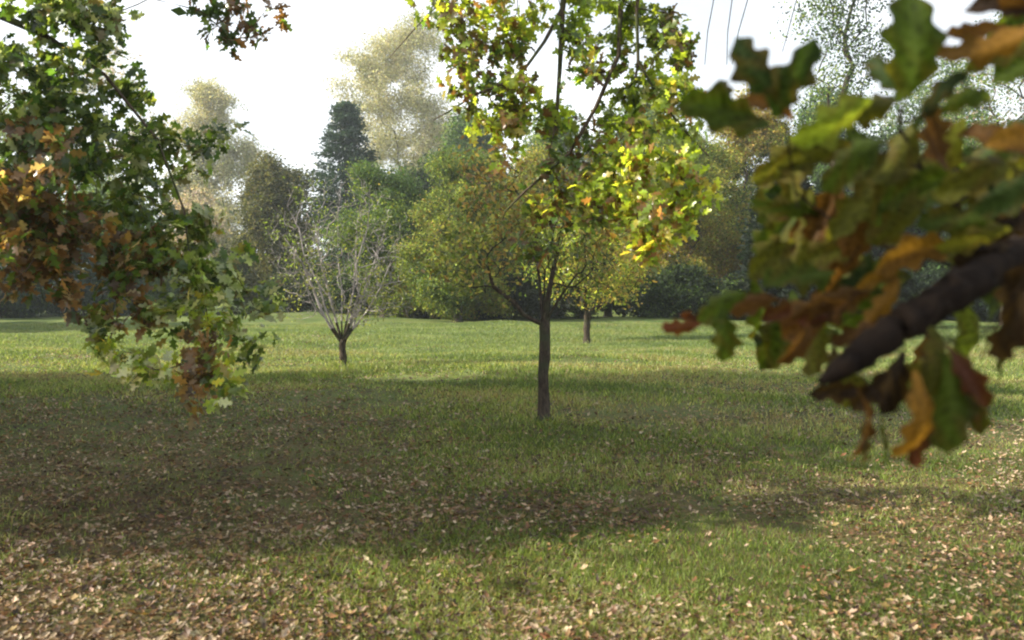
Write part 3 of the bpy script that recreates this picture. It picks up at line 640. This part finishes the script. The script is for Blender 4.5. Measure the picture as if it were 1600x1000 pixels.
    for (cx, cy_, r_) in fill:
        for k in range(5):
            q = rng.normal(0, r_ * .55, 2); c = [G_, OL, DG, BR, OL, G_][rng.integers(0, 6)]
            rows.append((cx + q[0], cy_ + q[1], rng.uniform(90, 140), rng.uniform(150, 290), c, rng.uniform(1.6, 2.2), rng.uniform(.7, 1)))
    pos = []; dr = []; nn = []; sz = []; col = []; wfs = []
    for (px, py, ln, ang, c, d, wf) in rows:
        a = R(ang); l = ln / F * d; dv = np.array([math.cos(a), rng.normal(0, .28), math.sin(a)]); dv = dv / np.linalg.norm(dv[[0, 2]])
        ctr = P(px, py, d); pos.append(ctr - dv * l * .5); dr.append(dv); sz.append(l); wfs.append(wf)
        j = .28 if len(nn) < 20 else .34; nn.append(np.array([rng.normal(0, j), -1, rng.normal(.15, j)]))
        col.append(np.array(c) * [.33, .35, .34] * math.exp(rng.normal(0, .2)))
    pos = np.array(pos); dr = np.array(dr); nn = np.array(nn); sz = np.array(sz); col = np.array(col)
    # limb
    L0 = ([b + [0, 0, -.2], b + [0, 0, .9], b + [-.05, 0, 1.75], b + [-.6, -.1, 2.05], P(2000, 240, 1.95), P(1800, 310, 1.8), P(1680, 352, 1.66), P(1590, 395, 1.55), P(1530, 432, 1.48),
              P(1470, 470, 1.42), P(1420, 500, 1.38), P(1370, 535, 1.35), P(1325, 570, 1.32), P(1285, 598, 1.30)])
    K = 5; ts = np.linspace(0, len(L0) - 1, (len(L0) - 1) * K + 1); A = np.array(L0)
    L1 = np.stack([np.interp(ts, np.arange(len(L0)), A[:, c]) for c in range(3)], 1)
    L1[K * 4:] = (np.roll(L1, 1, 0) + 2 * L1 + np.roll(L1, -1, 0))[K * 4:] / 4; L1[-1] = A[-1]
    L1[K * 4:-1] += rng.normal(0, .0022, (len(L1) - K * 4 - 1, 3))
    s = Skel(L1, 3 * K); i_end = len(s.p) - 1
    s.chain(7 * K, [P(1500, 330, 1.55), P(1440, 270, 1.5), P(1400, 200, 1.45), P(1400, 160, 1.4)])
    s.chain(5 * K, [P(1700, 150, 1.6), P(1640, 60, 1.4)])
    s.chain(8 * K, [P(1440, 400, 1.55), P(1330, 370, 1.6), P(1240, 300, 1.6), P(1225, 200, 1.5)])
    base = pos - nrm(dr) * (sz * .16)[:, None]
    s.grow(base, .3, .06, .3, .03)
    s.chain  # noqa
    # radii: keep the limb stout to its broken tip
    V, Fc = s.mesh(.0011, 2.2, 12)
    r = s.r
    RL = np.interp(ts, np.arange(len(L0)), [.19, .14, .12, .075, .050, .044, .040, .035, .031, .029, .028, .025, .020, .007])
    sides = 12; V = V.copy(); th = np.arange(sides)
    for i in range(i_end + 1):
        sl = slice(i * sides, (i + 1) * sides); c = s.p[i]; k = RL[i] / max(r[i], 1e-5)
        k2 = k * (1 + .09 * np.sin(th * 1.05 + i * .9) + .07 * np.sin(th * 2.6 - i * 1.3) + .05 * rng.normal(size=sides))[:, None]
        V[sl] = c + (V[sl] - c) * k2
    e0 = i_end * sides; cap = np.array([[e0, e0 + j, e0 + j + 1, e0 + j + 2] for j in range(1, sides - 2, 2)])
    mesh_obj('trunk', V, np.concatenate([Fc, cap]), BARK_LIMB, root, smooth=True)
    # every large leaf is a part of its own; the small ones behind are one part
    T, Fl = OAK_NEAR
    rest = []; off = 0
    for i in range(len(pos)):
        T2 = T * [1, .95 * wfs[i] * rng.uniform(.9, 1.15), 1]
        T2[:, 1] += .05 * np.sin(T2[:, 0] * 5 + i); T2[:, 2] += rng.normal(0, .16) * np.sin(T2[:, 0] * 3) - rng.uniform(0, 1.1) * T2[:, 1] ** 2 + .06 * np.sin(T2[:, 1] * 14 + i)
        v, f, t = leaves((T2, Fl), pos[i:i + 1], dr[i:i + 1], nn[i:i + 1], sz[i:i + 1], col[i:i + 1])
        # autumn colouring creeps in from the margin between paler veins, with brown spots
        ay = np.abs(T[:, 1]); vein = (np.abs((T[:, 0] - .55 * ay) * 9 % 1 - .5) < .10) | (ay < .012)
        e = np.clip(ay * 5 - .35 + .5 * np.sin(T[:, 0] * 7 + i * 1.7) + .5 * np.sin(T[:, 0] * 19 + T[:, 1] * 23 + i), 0, 1)[:, None]
        t = t * (1 - .45 * e) + np.array([.07, .042, .010]) * .45 * e
        sp = (np.sin(T[:, 0] * 31 + i) * np.sin(T[:, 1] * 37 + i * 2) > .72)[:, None]; t = np.where(sp, t * .45, t)
        t = np.where(vein[:, None], t * 1.25 + .006, t)
        if i < len(big): mesh_obj('leaf', v, f, LEAF_NEAR, root, tint=t, smooth=True)
        else: rest.append((v, f + off, t)); off += len(v)
    o = mesh_obj('foliage', *[np.concatenate([q[k] for q in rest]) for k in (0, 1)], LEAF_NEAR, root, tint=np.concatenate([q[2] for q in rest]), smooth=True)
    o['kind'] = 'stuff'

# ------------------------------------------------------------------ haze
def build_haze():
    x0, x1, y0, y1, z0, z1 = -560, 560, -340, 960, -2.5, 32
    V = np.array([[x, y, z] for x in (x0, x1) for y in (y0, y1) for z in (z0, z1)], float)
    Fc = [[0, 1, 3, 2], [4, 6, 7, 5], [0, 4, 5, 1], [2, 3, 7, 6], [0, 2, 6, 4], [1, 5, 7, 3]]
    m, t, out = new_mat('haze'); v = t.nodes.new('ShaderNodeVolumePrincipled')
    v.inputs['Color'].default_value = (.86, .93, 1, 1); v.inputs['Density'].default_value = .0009; v.inputs['Anisotropy'].default_value = .55
    t.links.new(v.outputs[0], out.inputs['Volume'])
    tag(mesh_obj('haze', V, Fc, m), 'thin pale autumn haze filling the air', 'haze', kind='stuff')

for k, build in enumerate((build_ground, build_young_trees, build_background, build_shade_trees, build_left_oak, build_centre_oak,
                          build_right_oak, build_grass, build_litter, build_haze)):
    rng = np.random.default_rng(100 + k)
    build()
